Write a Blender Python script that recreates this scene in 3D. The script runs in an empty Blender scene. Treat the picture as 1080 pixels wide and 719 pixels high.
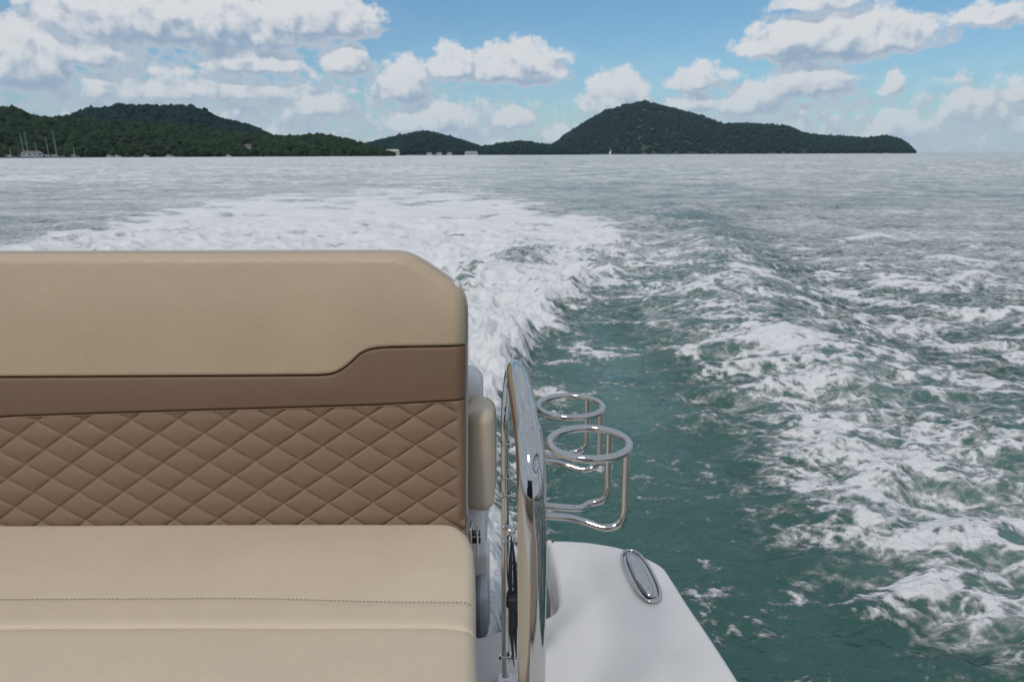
import bpy, bmesh, math
import numpy as np
from mathutils import Vector, Matrix
R = math.radians
scene = bpy.context.scene
col = scene.collection
H = 1.7                                            # eye height over the water

# ---------------------------------------------------------------- camera
pitch, roll = R(15.2725), R(0.21)
cam = bpy.data.cameras.new('camera'); co = bpy.data.objects.new('camera', cam); col.objects.link(co)
fw = Vector((0, math.cos(pitch), -math.sin(pitch))); rt = Vector((1, 0, 0)); up = rt.cross(fw)
rr = math.cos(roll)*rt - math.sin(roll)*up; uu = math.sin(roll)*rt + math.cos(roll)*up
m = Matrix((rr, uu, -fw)).transposed().to_4x4(); m.translation = Vector((0, 0, H)); co.matrix_world = m
cam.sensor_width = 36; cam.lens = 24; cam.clip_start = .02; cam.clip_end = 60000
cam.dof.use_dof = True; cam.dof.focus_distance = 1.25; cam.dof.aperture_fstop = 11
scene.camera = co

# ---------------------------------------------------------------- light
SUN_EL, SUN_AZ = R(52), R(-150)                    # azimuth from +y (aft) towards +x
scene.view_settings.view_transform = 'Standard'; scene.view_settings.look = 'None'
scene.view_settings.gamma = 1; scene.view_settings.exposure = 0.0
sun = bpy.data.lights.new('sun', 'SUN'); so = bpy.data.objects.new('sun', sun); col.objects.link(so)
sun.energy = 1.8; sun.angle = R(10); sun.color = (1, .96, .9)
sd = Vector((math.sin(SUN_AZ)*math.cos(SUN_EL), math.cos(SUN_AZ)*math.cos(SUN_EL), math.sin(SUN_EL)))
so.rotation_euler = sd.to_track_quat('Z', 'Y').to_euler()

class NT:
    """small helper to write node trees"""
    def __init__(s, t): s.t = t; s.n = t.nodes; s.l = t.links
    def new(s, ty, **k):
        n = s.n.new(ty)
        for a, v in k.items(): setattr(n, a, v)
        return n
    def put(s, sock, v):
        if isinstance(v, bpy.types.NodeSocket): s.l.new(v, sock)
        elif v is not None: sock.default_value = v
    def m(s, op, a, b=None, c=None, clamp=False):
        n = s.new('ShaderNodeMath', operation=op, use_clamp=clamp)
        for i, v in enumerate((a, b, c)): s.put(n.inputs[i], v)
        return n.outputs[0]
    def v(s, op, a, b=None, out=0):
        n = s.new('ShaderNodeVectorMath', operation=op)
        for i, q in enumerate((a, b)):
            if q is not None: s.put(n.inputs[i], q)
        return n.outputs[out]
    def noise(s, vec, scale, detail=4, rough=.5, dist=0, out='Fac', lac=2.0):
        n = s.new('ShaderNodeTexNoise')
        if vec is not None: s.l.new(vec, n.inputs['Vector'])
        n.inputs['Scale'].default_value = scale; n.inputs['Detail'].default_value = detail
        n.inputs['Roughness'].default_value = rough; n.inputs['Distortion'].default_value = dist
        n.inputs['Lacunarity'].default_value = lac
        return n.outputs[out]
    def ramp(s, f, a, b, c=0.0, d=1.0, smooth=True):
        n = s.new('ShaderNodeMapRange', interpolation_type='SMOOTHSTEP' if smooth else 'LINEAR')
        for i, v in enumerate((f, a, b, c, d)): s.put(n.inputs[i], v)
        return n.outputs[0]
    def mix(s, f, a, b):
        n = s.new('ShaderNodeMix', data_type='RGBA')
        s.put(n.inputs['Factor'], f)
        for k, v in (('A', a), ('B', b)):
            q = [i for i in n.inputs if i.name == k and i.type == 'RGBA'][0]
            s.put(q, v if isinstance(v, bpy.types.NodeSocket) else (*v[:3], 1))
        return [o for o in n.outputs if o.type == 'RGBA'][0]

# clouds: azimuth, base elevation, half width, height (degrees), body
CL = [(-23.46,8.39,11.26,3.58,0.95),(-14.95,9.18,5.96,2.5,0.9),(-33.47,5.3,4.05,3.75,1),(-29.84,6.45,3.45,2.34,0.8),(-19.56,6.32,4.61,1.92,0.9),(-12.71,6.51,2.06,2.24,0.95),(-22.69,4.27,10.2,1.68,0.6),(-14.72,3.14,3.01,1.65,0.8),(-28.77,4.08,6.73,2.09,0.5),(-8.27,4.67,2.51,2.87,0.9),(-4.38,6.22,2.37,2.29,0.9),(0.45,6.08,4.61,2.71,1),(-6.36,2.27,4.3,2.27,1),(0.06,2.33,2.05,1.72,0.9),(8.31,3.63,3.22,2.97,1),(3.87,1.15,1.52,1.45,0.7),(23.74,7.24,7.43,2.8,1),(14.7,5.16,2.56,1.61,0.7),(22.14,4.53,3.63,2.44,0.9),(27.68,4.37,1.05,1.37,0.7),(14.11,3.47,2.25,1.64,0.7),(18.96,3.37,3.63,2.13,0.8),(28.06,1.33,2.55,2.16,0.7),(22.45,1.48,3.8,2.0,0.4),(32.71,2.4,2.4,2.05,0.7),(34.79,3.39,1.4,1.63,0.6),(35.43,1.55,1.97,1.77,0.5),(33.14,8.16,3.45,1.33,0.6),(22.81,10.03,4.19,1.19,0.5),(-32.48,1.0,7.59,2.6,0.42),(-21.02,1.2,10.54,2.6,0.45),(12.07,1.0,8.4,2.5,0.4),(31.61,0.3,5.22,1.5,0.35),(-3,1.0,6,2.4,.4),(-22,2.8,17,5.0,.40),(-5,1.2,10,4.0,.34),(20,1.5,12,3.6,.32),(34,1.2,7,4.0,.34)]

def cloud_group():
    g = bpy.data.node_groups.new('cloud_body', 'ShaderNodeTree')
    g.interface.new_socket(name='P', in_out='INPUT', socket_type='NodeSocketVector')
    g.interface.new_socket(name='D', in_out='OUTPUT', socket_type='NodeSocketFloat')
    g.interface.new_socket(name='S', in_out='OUTPUT', socket_type='NodeSocketFloat')
    N = NT(g); i = N.new('NodeGroupInput'); o = N.new('NodeGroupOutput')
    P0 = i.outputs[0]
    w = N.noise(P0, .45, 2, .5, out='Color')
    w = N.v('MULTIPLY', N.v('SUBTRACT', w, (.5, .5, .5)), (2.2, .9, 0))
    P = N.v('ADD', P0, w)
    acc = None
    for a, e, ra, h, b in CL:
        q = N.v('MULTIPLY', N.v('SUBTRACT', P, (a, e, 0)), (1/ra, 1/h, 0))
        q = N.v('MAXIMUM', q, N.v('MULTIPLY', q, (1, -2.6, 1)))
        d = N.m('MULTIPLY_ADD', N.v('DOT_PRODUCT', q, q, out=1), -b, b)
        acc = d if acc is None else N.m('MAXIMUM', acc, d)
    # cloud fields elsewhere in the sky
    sep = N.new('ShaderNodeSeparateXYZ'); N.l.new(P0, sep.inputs[0])
    far = N.m('MAXIMUM', N.ramp(sep.outputs[1], 12.5, 16), N.ramp(N.m('ABSOLUTE', sep.outputs[0]), 38, 44))
    gen = N.m('MULTIPLY', N.m('SUBTRACT', N.noise(P0, .07, 4, .55), .33), 4.2)
    acc = N.m('MAXIMUM', acc, N.m('SUBTRACT', N.m('MULTIPLY', far, N.m('ADD', gen, .7)), .7))
    n1 = N.noise(N.v('MULTIPLY', P0, (1, 1.25, 1)), .8, 6, .60)
    d = N.m('ADD', N.m('MAXIMUM', acc, -.6), N.m('MULTIPLY', N.m('SUBTRACT', n1, .5), 1.75))
    sm = N.m('ADD', acc, N.m('MULTIPLY', N.noise(P0, .8, 2.0, .5), 1.0))
    N.l.new(sm, o.inputs[1]); N.l.new(d, o.inputs[0]); return g

w = bpy.data.worlds.new('World'); scene.world = w; w.use_nodes = True
w.node_tree.nodes.clear(); N = NT(w.node_tree)
sky = N.new('ShaderNodeTexSky', sky_type='NISHITA', sun_disc=False, sun_elevation=SUN_EL, sun_rotation=SUN_AZ)
sky.air_density = 1.0; sky.dust_density = 0.6; sky.ozone_density = 1.4
SKYK = .088
bg1 = N.new('ShaderNodeBackground'); bg1.inputs[1].default_value = SKYK
hs = N.new('ShaderNodeHueSaturation'); hs.inputs['Saturation'].default_value = .95; hs.inputs['Value'].default_value = 1.0
N.l.new(sky.outputs[0], hs.inputs['Color'])
tc = N.new('ShaderNodeTexCoord'); D = tc.outputs['Generated']
sp = N.new('ShaderNodeSeparateXYZ'); N.l.new(D, sp.inputs[0])
az = N.m('MULTIPLY', N.m('ARCTAN2', sp.outputs[0], sp.outputs[1]), 180/math.pi)
el = N.m('MULTIPLY', N.m('ARCSINE', sp.outputs[2]), 180/math.pi)
cb = N.new('ShaderNodeCombineXYZ'); N.l.new(az, cb.inputs[0]); N.l.new(el, cb.inputs[1])
P = cb.outputs[0]
G = cloud_group()
def dens(p):
    g = N.new('ShaderNodeGroup'); g.node_tree = G; N.l.new(p, g.inputs[0]); return g.outputs
(d0, s0), (d1, s1) = [tuple(q) for q in (dens(P), dens(N.v('ADD', P, (-.3, .8, 0))))]
cover = N.ramp(d0, -.14, .38)
lit = N.ramp(N.m('ADD', N.m('MULTIPLY', N.m('SUBTRACT', s0, s1), .75), N.m('MULTIPLY', N.m('SUBTRACT', d0, d1), .25)), -.22, .30)        # rising towards the cloud's own top: sunlit
thin = N.ramp(d0, .0, .9)
lit = N.m('MAXIMUM', lit, N.m('MULTIPLY', N.m('SUBTRACT', 1.0, thin), .55))
ccol = N.mix(lit, (.30, .39, .52), (.76, .76, .765))
# air light: everything pales towards the horizon
haze = N.m('MULTIPLY', N.m('POWER', 2.718, N.m('MULTIPLY', N.m('ABSOLUTE', el), -.30)), .80)
ccol = N.mix(haze, ccol, (.45, .56, .68))
bg2 = N.new('ShaderNodeBackground'); N.l.new(ccol, bg2.inputs[0]); bg2.inputs[1].default_value = 1.0
up_only = N.ramp(el, -.2, .1)
cov = N.m('MULTIPLY', N.m('MAXIMUM', N.m('MULTIPLY', cover, .93), haze), up_only)
mx = N.new('ShaderNodeMixShader'); N.l.new(cov, mx.inputs[0])
N.l.new(N.v('MULTIPLY', hs.outputs[0], (.66, 1.0, 1.17)), bg1.inputs[0]); N.l.new(bg1.outputs[0], mx.inputs[1]); N.l.new(bg2.outputs[0], mx.inputs[2])
wo = N.new('ShaderNodeOutputWorld'); N.l.new(mx.outputs[0], wo.inputs[0])
w.cycles.sampling_method = 'MANUAL'; w.cycles.sample_map_resolution = 512

# ---------------------------------------------------------------- materials
def mat(name, base=(.5, .5, .5), rough=.5, metal=0, **k):
    mm = bpy.data.materials.new(name); mm.use_nodes = True
    b = mm.node_tree.nodes['Principled BSDF']
    b.inputs['Base Color'].default_value = (*base, 1); b.inputs['Roughness'].default_value = rough
    b.inputs['Metallic'].default_value = metal
    for a, v in k.items(): b.inputs[a.replace('_', ' ')].default_value = v
    return mm, b, NT(mm.node_tree)
def bump(N, b, h, strength, dist):
    n = N.new('ShaderNodeBump'); n.inputs['Strength'].default_value = strength; n.inputs['Distance'].default_value = dist
    N.l.new(h, n.inputs['Height']); N.l.new(n.outputs[0], b.inputs['Normal']); return n
def leather(name, base, rough=.42):
    mm, b, N = mat(name, base, rough)
    tc = N.new('ShaderNodeTexCoord').outputs['Object']
    big = N.noise(tc, 5, 4, .55); fine = N.noise(tc, 60, 3, .6)
    c = N.mix(big, tuple(x*.93 for x in base), tuple(min(1, x*1.07) for x in base))
    c = N.mix(N.m('MULTIPLY', N.ramp(fine, .45, .8), .12), c, tuple(x*.85 for x in base))
    N.l.new(c, b.inputs['Base Color'])
    N.l.new(N.ramp(big, .3, .7, rough-.06, rough+.08), b.inputs['Roughness'])
    vo = N.new('ShaderNodeTexVoronoi', feature='DISTANCE_TO_EDGE'); vo.inputs['Scale'].default_value = 620
    N.l.new(N.v('ADD', tc, N.v('SCALE', N.noise(tc, 300, 2, .5, out='Color'), None)) if False else tc, vo.inputs['Vector'])
    wr = N.noise(tc, 9, 5, .62, 1.2)
    h = N.m('ADD', N.m('MULTIPLY', N.ramp(vo.outputs['Distance'], 0, .25), .00022), N.m('MULTIPLY', wr, .0030))
    bump(N, b, h, .7, 1.0)
    return mm
M = {}
M['beige'] = leather('beige_leather', (.445, .345, .235))
M['seat'] = leather('seat_leather', (.56, .462, .350), .42)
M['brown'] = leather('brown_leather', (.158, .092, .056), .5)
M['quilt'] = leather('quilted_brown_leather', (.20, .124, .076), .5)
M['piping'] = mat('grey_piping', (.36, .33, .30), .55)[0]
M['thread'] = mat('thread', (.20, .165, .125), .8)[0]
M['darkthread'] = mat('dark_thread', (.075, .05, .035), .8)[0]
M['darkgap'] = mat('dark_underside', (.03, .028, .025), .8)[0]
M['black'] = mat('black_webbing', (.012, .013, .015), .6)[0]
mm, b, N = mat('polished_steel', (.54, .53, .52), .05, 1.0)
tc = N.new('ShaderNodeTexCoord').outputs['Object']
N.l.new(N.ramp(N.noise(tc, 35, 4, .6), .35, .75, .04, .15), b.inputs['Roughness'])
bump(N, b, N.noise(tc, 18, 2, .5), .08, .004); M['steel'] = mm
mm, b, N = mat('white_gelcoat', (.61, .60, .59), .22)
b.inputs['Coat Weight'].default_value = .3; b.inputs['Coat Roughness'].default_value = .08
tc = N.new('ShaderNodeTexCoord').outputs['Object']
dirt = N.ramp(N.noise(tc, 9, 6, .65), .5, .8)
c = N.mix(N.m('MULTIPLY', dirt, .22), (.61, .60, .59), (.47, .475, .475))
spots = N.ramp(N.noise(tc, 240, 2, .5), .71, .78)
c = N.mix(N.m('MULTIPLY', spots, .4), c, (.5, .52, .53))
N.l.new(c, b.inputs['Base Color']); N.l.new(N.ramp(N.noise(tc, 14, 5, .6), .3, .7, .2, .5), b.inputs['Roughness'])
bump(N, b, N.m('ADD', N.m('MULTIPLY', N.noise(tc, 900, 1, .5), .25), N.noise(tc, 6, 2)), .12, .003); M['white'] = mm
M['grey_plastic'] = mat('grey_plastic', (.33, .36, .38), .4)[0]
M['teak'] = mat('deck_floor', (.30, .25, .19), .6)[0]
M['glass'] = mat('tinted_acrylic', (.02, .025, .03), .08)[0]
M['sail'] = mat('sail_cloth', (.75, .76, .77), .8)[0]
M['mast'] = mat('mast_paint', (.20, .24, .26), .5)[0]; M['hullp'] = mat('hull_paint', (.34, .37, .39), .6)[0]
M['wall'] = mat('house_wall', (.42, .42, .41), .8)[0]
M['roof_red'] = mat('roof_tiles', (.16, .10, .085), .8)[0]
M['roof_grey'] = mat('roof_sheet', (.24, .25, .26), .7)[0]
M['window'] = mat('window_glass', (.03, .04, .05), .2)[0]
M['quay'] = mat('dark_timber', (.03, .035, .038), .8)[0]

# ---------------------------------------------------------------- object helpers
def fast_mesh(name, V, F, smooth=True):
    V = np.asarray(V, np.float32); F = np.asarray(F, np.int32)
    me = bpy.data.meshes.new(name); k = F.shape[1]
    me.vertices.add(len(V)); me.vertices.foreach_set('co', V.ravel())
    me.loops.add(F.size); me.loops.foreach_set('vertex_index', F.ravel())
    me.polygons.add(len(F)); me.polygons.foreach_set('loop_start', np.arange(0, F.size, k, dtype=np.int32))
    me.polygons.foreach_set('use_smooth', np.full(len(F), smooth))
    me.update(calc_edges=True); return me
def link(name, me, material, parent=None):
    me.name = name
    o = bpy.data.objects.new(name, me); col.objects.link(o)
    if material is not None and not me.materials: me.materials.append(material)
    if parent: o.parent = parent
    return o
def tag(o, label=None, cat=None, group=None, kind=None):
    if label: o['label'] = label
    if cat: o['category'] = cat
    if group: o['group'] = group
    if kind: o['kind'] = kind
    return o
def empty(name, loc=(0, 0, 0), rz=0):
    o = bpy.data.objects.new(name, None); col.objects.link(o); o.location = loc
    o.rotation_euler = (0, 0, rz); o.empty_display_size = .1; return o
def local(V, loc): return np.asarray(V, float) - np.asarray(loc, float)

def catmull(P, n=8):
    P = np.asarray(P, float); Q = np.vstack([2*P[0]-P[1], P, 2*P[-1]-P[-2]]); out = []
    for i in range(1, len(Q)-2):
        for t in np.linspace(0, 1, n, endpoint=False):
            a, b, c, d = Q[i-1:i+3]
            out.append(.5*((2*b)+(-a+c)*t+(2*a-5*b+4*c-d)*t*t+(-a+3*b-3*c+d)*t**3))
    out.append(P[-1]); return np.array(out)
def tube(P, r, seg=16, closed=False, caps=True):
    P = np.asarray(P, float); n = len(P); r = np.broadcast_to(np.asarray(r, float), (n,))
    T = (np.roll(P, -1, 0)-np.roll(P, 1, 0)) if closed else np.gradient(P, axis=0)
    T /= np.linalg.norm(T, axis=1)[:, None]
    nrm = np.cross(T[0], [0, 0, 1.0])
    if np.linalg.norm(nrm) < .1: nrm = np.cross(T[0], [1.0, 0, 0])
    V = []; a = np.linspace(0, 2*np.pi, seg, endpoint=False)
    for i in range(n):
        nrm = nrm - T[i]*(nrm@T[i]); nrm /= np.linalg.norm(nrm); bi = np.cross(T[i], nrm)
        V.append(P[i]+r[i]*(np.cos(a)[:, None]*nrm+np.sin(a)[:, None]*bi))
    V = np.vstack(V); F = []
    for i in range(n if closed else n-1):
        j = (i+1) % n
        for k in range(seg): F.append((i*seg+k, i*seg+(k+1) % seg, j*seg+(k+1) % seg, j*seg+k))
    F = [tuple(f) for f in F]
    if not closed and caps:
        F.append(tuple(range(seg))[::-1]); F.append(tuple(range((n-1)*seg, n*seg)))
    return V, F
class MB:
    def __init__(s): s.V = []; s.F = []
    def add(s, V, F):
        o = len(s.V); s.V += [tuple(map(float, v)) for v in V]; s.F += [tuple(i+o for i in f) for f in F]; return s
    def tube(s, *a, **k): return s.add(*tube(*a, **k))
    def box(s, lo, hi, bev=0, seg=3, taper=None):
        bm = bmesh.new(); bmesh.ops.create_cube(bm, size=1)
        lo = Vector(lo); hi = Vector(hi)
        for v in bm.verts: v.co = Vector(((lo[i]+hi[i])/2+v.co[i]*(hi[i]-lo[i]) for i in range(3)))
        if bev: bmesh.ops.bevel(bm, geom=list(bm.edges)+list(bm.verts), offset=bev, segments=seg, affect='EDGES', profile=.5)
        bm.verts.ensure_lookup_table(); bm.verts.index_update()
        s.add([v.co for v in bm.verts], [[v.index for v in f.verts] for f in bm.faces]); bm.free(); return s
    def disc(s, c, axis, r, h, seg=16):
        c = np.array(c, float); axis = np.array(axis, float); axis /= np.linalg.norm(axis)
        return s.tube([c-axis*h/2, c+axis*h/2], r, seg)
    def build(s, name, material, parent=None, loc=None, smooth=True):
        me = bpy.data.meshes.new(name)
        V = s.V if loc is None else local(s.V, loc).tolist()
        me.from_pydata(V, [], s.F); me.update()
        bm = bmesh.new(); bm.from_mesh(me); bmesh.ops.recalc_face_normals(bm, faces=bm.faces); bm.to_mesh(me); bm.free()
        if smooth:
            me.shade_auto_smooth(angle=R(40)) if hasattr(me, 'shade_auto_smooth') else None
            me.polygons.foreach_set('use_smooth', [True]*len(me.polygons))
            try: me.set_sharp_from_angle(angle=R(42))
            except Exception: pass
        return link(name, me, material, parent)

# ---------------------------------------------------------------- numpy noise
def _h(ix, iy, seed):
    h = (ix.astype(np.int64)*374761393+iy.astype(np.int64)*668265263+seed*1442695041) & 0xffffffff
    h = ((h ^ (h >> 13))*1274126177) & 0xffffffff
    return (h ^ (h >> 16)) & 0xffffffff
def perlin(x, y, seed=0):
    x = np.asarray(x, np.float64); y = np.asarray(y, np.float64)
    ix = np.floor(x); iy = np.floor(y); fx = x-ix; fy = y-iy; ix = ix.astype(np.int64); iy = iy.astype(np.int64)
    u = fx*fx*fx*(fx*(fx*6-15)+10); v = fy*fy*fy*(fy*(fy*6-15)+10)
    def g(dx, dy):
        a = _h(ix+dx, iy+dy, seed)*(2*np.pi/4294967296.0)
        return np.cos(a)*(fx-dx)+np.sin(a)*(fy-dy)
    return ((g(0, 0)*(1-u)+g(1, 0)*u)*(1-v)+(g(0, 1)*(1-u)+g(1, 1)*u)*v)*1.5
def fbm(x, y, o=4, g=.5, seed=0, ridge=False, lim=None, freq=1.0):
    s = 0; a = 1; n = 0
    for i in range(o):
        p = perlin(x+17.3*i, y-9.1*i, seed+i)
        if ridge: p = .65-2*np.abs(p)
        if lim is not None: p = p*np.clip((1/freq)/lim-1.5, 0, 1)
        s = s+a*p; n += a; a *= g; x = x*2.03; y = y*2.03; freq *= 2.03
    return s/n
def ss(a, b, x): t = np.clip((x-a)/(b-a), 0, 1); return t*t*(3-2*t)
def sdf(px, py, poly):
    """signed distance to a polygon, positive inside"""
    d = np.full(px.shape, 1e9); ins = np.zeros(px.shape, bool); n = len(poly)
    for i in range(n):
        ax, ay = poly[i]; bx, by = poly[(i+1) % n]; ex, ey = bx-ax, by-ay
        t = np.clip(((px-ax)*ex+(py-ay)*ey)/(ex*ex+ey*ey+1e-12), 0, 1)
        d = np.minimum(d, np.hypot(px-ax-t*ex, py-ay-t*ey))
        c = ((ay > py) != (by > py)) & (px < (bx-ax)*(py-ay)/(by-ay+1e-12)+ax); ins ^= c
    return np.where(ins, d, -d)

# ---------------------------------------------------------------- water
WASH = [(-9.977,13.084),(-11.2,16.99),(-13.27,25.99),(-13.3,31.6),(-11.6,35.8),(-9.85,45.7),(-8.9,73.9),(-2.1,81.6),(2.3,56.2),(3.3,34.7),(3.6,20.6),(4.3,20),(3.9,16.45),(2.0,12.0),(1.392,9.694),(1.054,8.458),(0.666,7.168),(0.305,6.04),(0.077,5.378),(-0.03,4.652),(-0.10,3.685),(-0.05,2.849),(-0.02,2.2),(0,1.2),(-6,1.2),(-9,6)]
BAND = [(1.809,11.77),(4.418,14.498),(3.322,9.063),(2.956,6.171),(3.2,5.052),(3.6,4.7),(4.6,4.3),(6,3.2),(4,1.5),(1.761,1.976),(1.728,2.07),(1.572,2.404),(1.413,2.838),(1.45,3.425),(1.50,4.102),(1.46,5.066),(1.409,6.545),(1.25,8.453)]
CALM = [(.25,5.6),(.8,7.2),(1.35,8.2),(1.3,6.3),(1.42,4.9),(1.40,3.4),(1.32,2.8),(1.5,2.3),(1.7,1.9),(1.7,.8),(-.2,.8),(0.0,2.0),(.1,3.8)]
def water():
    th0 = np.linspace(-43, 43, 1250); side = np.linspace(43, 317, 300)[1:-1]
    th = np.radians(np.concatenate([th0, side]))
    dep = np.concatenate([np.geomspace(80, 48, 14)[:-1], np.linspace(48, 3.0, 800), np.geomspace(3.0, .0085, 240)[1:]])
    r = H/np.tan(np.radians(dep))
    T, Rr = np.meshgrid(th, r); X = Rr*np.sin(T); Y = Rr*np.cos(T)
    dr = np.gradient(r)[:, None]*np.ones_like(T); lim = np.maximum(dr*1.1, Rr*np.radians(86/1250))
    ll = np.log(np.maximum(Y, .3)); U = X/np.maximum(Y, .3)
    lp = lambda L: [(x/max(y, .3), math.log(y)) for x, y in L]
    wx = fbm(X*1.3, Y*.9, 4, .55, 5)*.05; wy = fbm(X*1.3, Y*.9, 4, .55, 55)*.07
    back = Y > .35
    sw = np.where(back, sdf(U+wx, ll+wy, lp(WASH)), -1)
    sb = np.where(back, sdf(U+wx*1.3, ll+wy*1.3, lp(BAND)), -1)
    sc = np.where(back, sdf(U+wx*.8, ll+wy*.8, lp(CALM)), -1)
    near = np.exp(-Rr/45)
    # --- heights
    chop = fbm(X*.55, Y*1.05, 5, .52, 11, True, lim, 1.05)
    chop2 = fbm(X*1.7+3, Y*2.6, 5, .55, 21, False, lim, 2.6)
    swell = fbm(X*.13, Y*.22, 2, .5, 31)
    calm = ss(-.02, .10, sc)
    z = swell*.10+chop*.12*(1-.75*calm)+chop2*.055*(1-.25*calm)
    wash = ss(-.02, .05, sw)
    fadew = np.exp(-np.maximum(Y-6, 0)/16)
    bil = np.abs(fbm(X*2.2, Y*1.8, 5, .58, 41, False, lim, 2.2))
    bil2 = fbm(X*.8, Y*.6, 4, .55, 45, False, lim, .8)
    lip = np.exp(-((sw-.03)/.035)**2)
    z += wash*fadew*(.06+.34*(.35-bil)+.26*bil2)+lip*fadew*.07*(1+bil2)
    # trough and hump beside the wash, running away aft
    rid = lambda cx, w: np.exp(-((X-cx)/w)**2)
    k = ss(3, 7, Y)*np.exp(-np.maximum(Y-22, 0)/14)
    z += k*(.16*rid(1.6+.19*Y, .9)-.12*rid(2.7+.17*Y, .8))
    band = ss(-.03, .09, sb)
    z += band*(.05*fbm(X*1.6, Y*1.9, 4, .55, 61, True, lim, 1.9)+.03)
    z *= np.clip(1-(Rr/900), .0, 1)
    # --- foam: lacy net of filaments and holes, far water whitened as painted sky sheen
    qx = X+fbm(X*2.1, Y*2.1, 2, .5, 71)*.12; qy = Y+fbm(X*2.1, Y*2.1, 2, .5, 75)*.09
    l1 = fbm(qx*2.3+.8*qy, qy*3.6, 5, .64, 81, True, lim*.7, 3.6)
    l2 = fbm(qx*6.5, qy*11, 4, .66, 91, True, lim*.4, 11)
    l3 = fbm(qx*.45, qy*1.1, 4, .6, 95, True, lim, 1.1)
    b1 = fbm(X*.8, Y*1.3, 5, .6, 98, False, lim, 1.3)
    lace = .44*l1+.40*l2+.20*l3+.30*b1                # about -.4 .. .8
    hole = np.exp(-(((X-.1)/.45)**2+((Y-11.6)/1.5)**2))+.7*np.exp(-(((X+.5)/.4)**2+((Y-9.4)/.8)**2))
    dw = ss(-.03, np.where(U < -.12, .13, .06+.12*ss(9, 20, Y)), sw)*(.98*np.exp(-np.maximum(Y-10, 0)/75)+.16)*(1-.42*ss(.0, .7, fbm(X*.45, Y*.55, 5, .65, 151)+.22*ss(6, 10, Y)))-hole*.75
    dw = np.where(Y < 5.5, dw*1.25, dw)
    streak = ss(0, 7, Y)*(.29+.10*ss(6, 12, Y))*ss(-.02, .03, -sc)*ss(-2, 2, X)+.04
    trail = .62*np.exp(-((U+.055)/.065)**2)*ss(18, 40, Y)*np.exp(-Y/170)+.45*ss(6, 12, Y)*np.exp(-Y/45)*ss(-.02, -.25, U)*ss(-1.1, -.4, U)
    patch = np.exp(-(((X-4.9)/1.1)**2+((Y-17)/3.2)**2))+.8*np.exp(-(((X-4.3)/.7)**2+((Y-11.5)/1.5)**2))
    db = ss(-.05, .12, sb)*.40
    edge = np.exp(-((sb-.02)/.05)**2)*.10
    big = fbm(X*.6, Y*.9, 3, .5, 99)*.35
    dens = np.maximum(np.maximum(dw, db+edge+big*.6), streak+big*.35-patch*.25)
    dens = np.maximum(dens, trail+big*.4)-calm*.26+.34*np.exp(-(((X-.30)/.22)**2+((Y-4.6)/.6)**2))+.34*np.exp(-(((X-.22)/.25)**2+((Y-2.9)/.35)**2))
    dens = np.where(back, dens, .15); dens = np.maximum(dens, .10+.18*ss(10, 50, Rr))  # floor rising with distance whitens far water in place of sky reflection
    crest = ss(.0, .4, chop)*.22
    v = lace*1.5+dens+crest*(1-calm)
    foam_sheen = ss(.36, .98, v)
    film_sheen = ss(-.15, .75, lace*.9+dens+.12*fbm(X*.25, Y*1.2, 4, .6, 123, False, lim, 1.2))*(1-.8*calm)*ss(-1.5, 1.5, X+Y*.12-.3)
    foam_sheen = np.maximum(foam_sheen, .42*film_sheen)  # thin film of foam, with grey sky sheen put into its value
    sky_sheen = ss(1.5, 16, Rr)*(1-.9*calm)  # distance ramp: sky reflection painted as pale grey through the foam mask
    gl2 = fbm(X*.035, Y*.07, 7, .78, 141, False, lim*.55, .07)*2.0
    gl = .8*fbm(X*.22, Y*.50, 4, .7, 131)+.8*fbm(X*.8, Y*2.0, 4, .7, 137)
    foam_sheen = np.maximum(foam_sheen, sky_sheen*np.clip(.48+.06*ss(10, 90, Rr)+.07*ss(0, -8, X)*ss(8, 14, Y)+.42*gl*(1-.45*ss(60, 400, Rr))+.12*gl2-.30*patch, .0, .8))
    aer = np.clip(ss(-.10, .10, sw)*.8+ss(-.06, .1, sb)*.7+calm*.22*ss(1.8, 3.2, Y)+.14+.8*np.exp(-(((X-.75)/.45)**2+((Y-5.2)/1.1)**2)), 0, 1)
    z += foam_sheen*.012*np.exp(-Rr/12)
    z -= .02
    nr, nt = X.shape
    V = np.stack([X, Y, z], -1).reshape(-1, 3)
    a = np.arange(nr*nt).reshape(nr, nt); b = np.roll(a, -1, 1)
    F = np.stack([a[:-1], b[:-1], b[1:], a[1:]], -1).reshape(-1, 4)[:, ::-1]
    me = fast_mesh('water', V, F)
    for nm, A in (('foam_sheen', foam_sheen), ('aer', aer), ('dens', dens)):
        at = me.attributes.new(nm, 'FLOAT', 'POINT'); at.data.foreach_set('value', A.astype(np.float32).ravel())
    mm, bs, N = mat('sea_water', (.02, .1, .09), .1, 0, IOR=1.33)
    A = lambda n: N.new('ShaderNodeAttribute', attribute_name=n).outputs['Fac']
    pos = N.new('ShaderNodeNewGeometry').outputs['Position']
    sp = N.v('MULTIPLY', pos, (1, 1, 0))
    dist = N.v('LENGTH', sp, out=1)
    fo = A('foam_sheen'); ae = A('aer')
    micro = N.noise(N.v('MULTIPLY', sp, (1, 1.5, 1)), 26, 5, .65)
    soft = N.noise(N.v('MULTIPLY', sp, (1, 1.6, 1)), 6, 5, .6)
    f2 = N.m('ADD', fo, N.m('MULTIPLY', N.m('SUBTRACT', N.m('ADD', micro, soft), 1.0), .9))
    vw = N.v('ADD', N.v('MULTIPLY', sp, (1, 1.25, 1)), N.v('MULTIPLY', N.noise(sp, 3, 3, .6, out='Color'), (.35, .35, 0)))
    web = None
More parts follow.
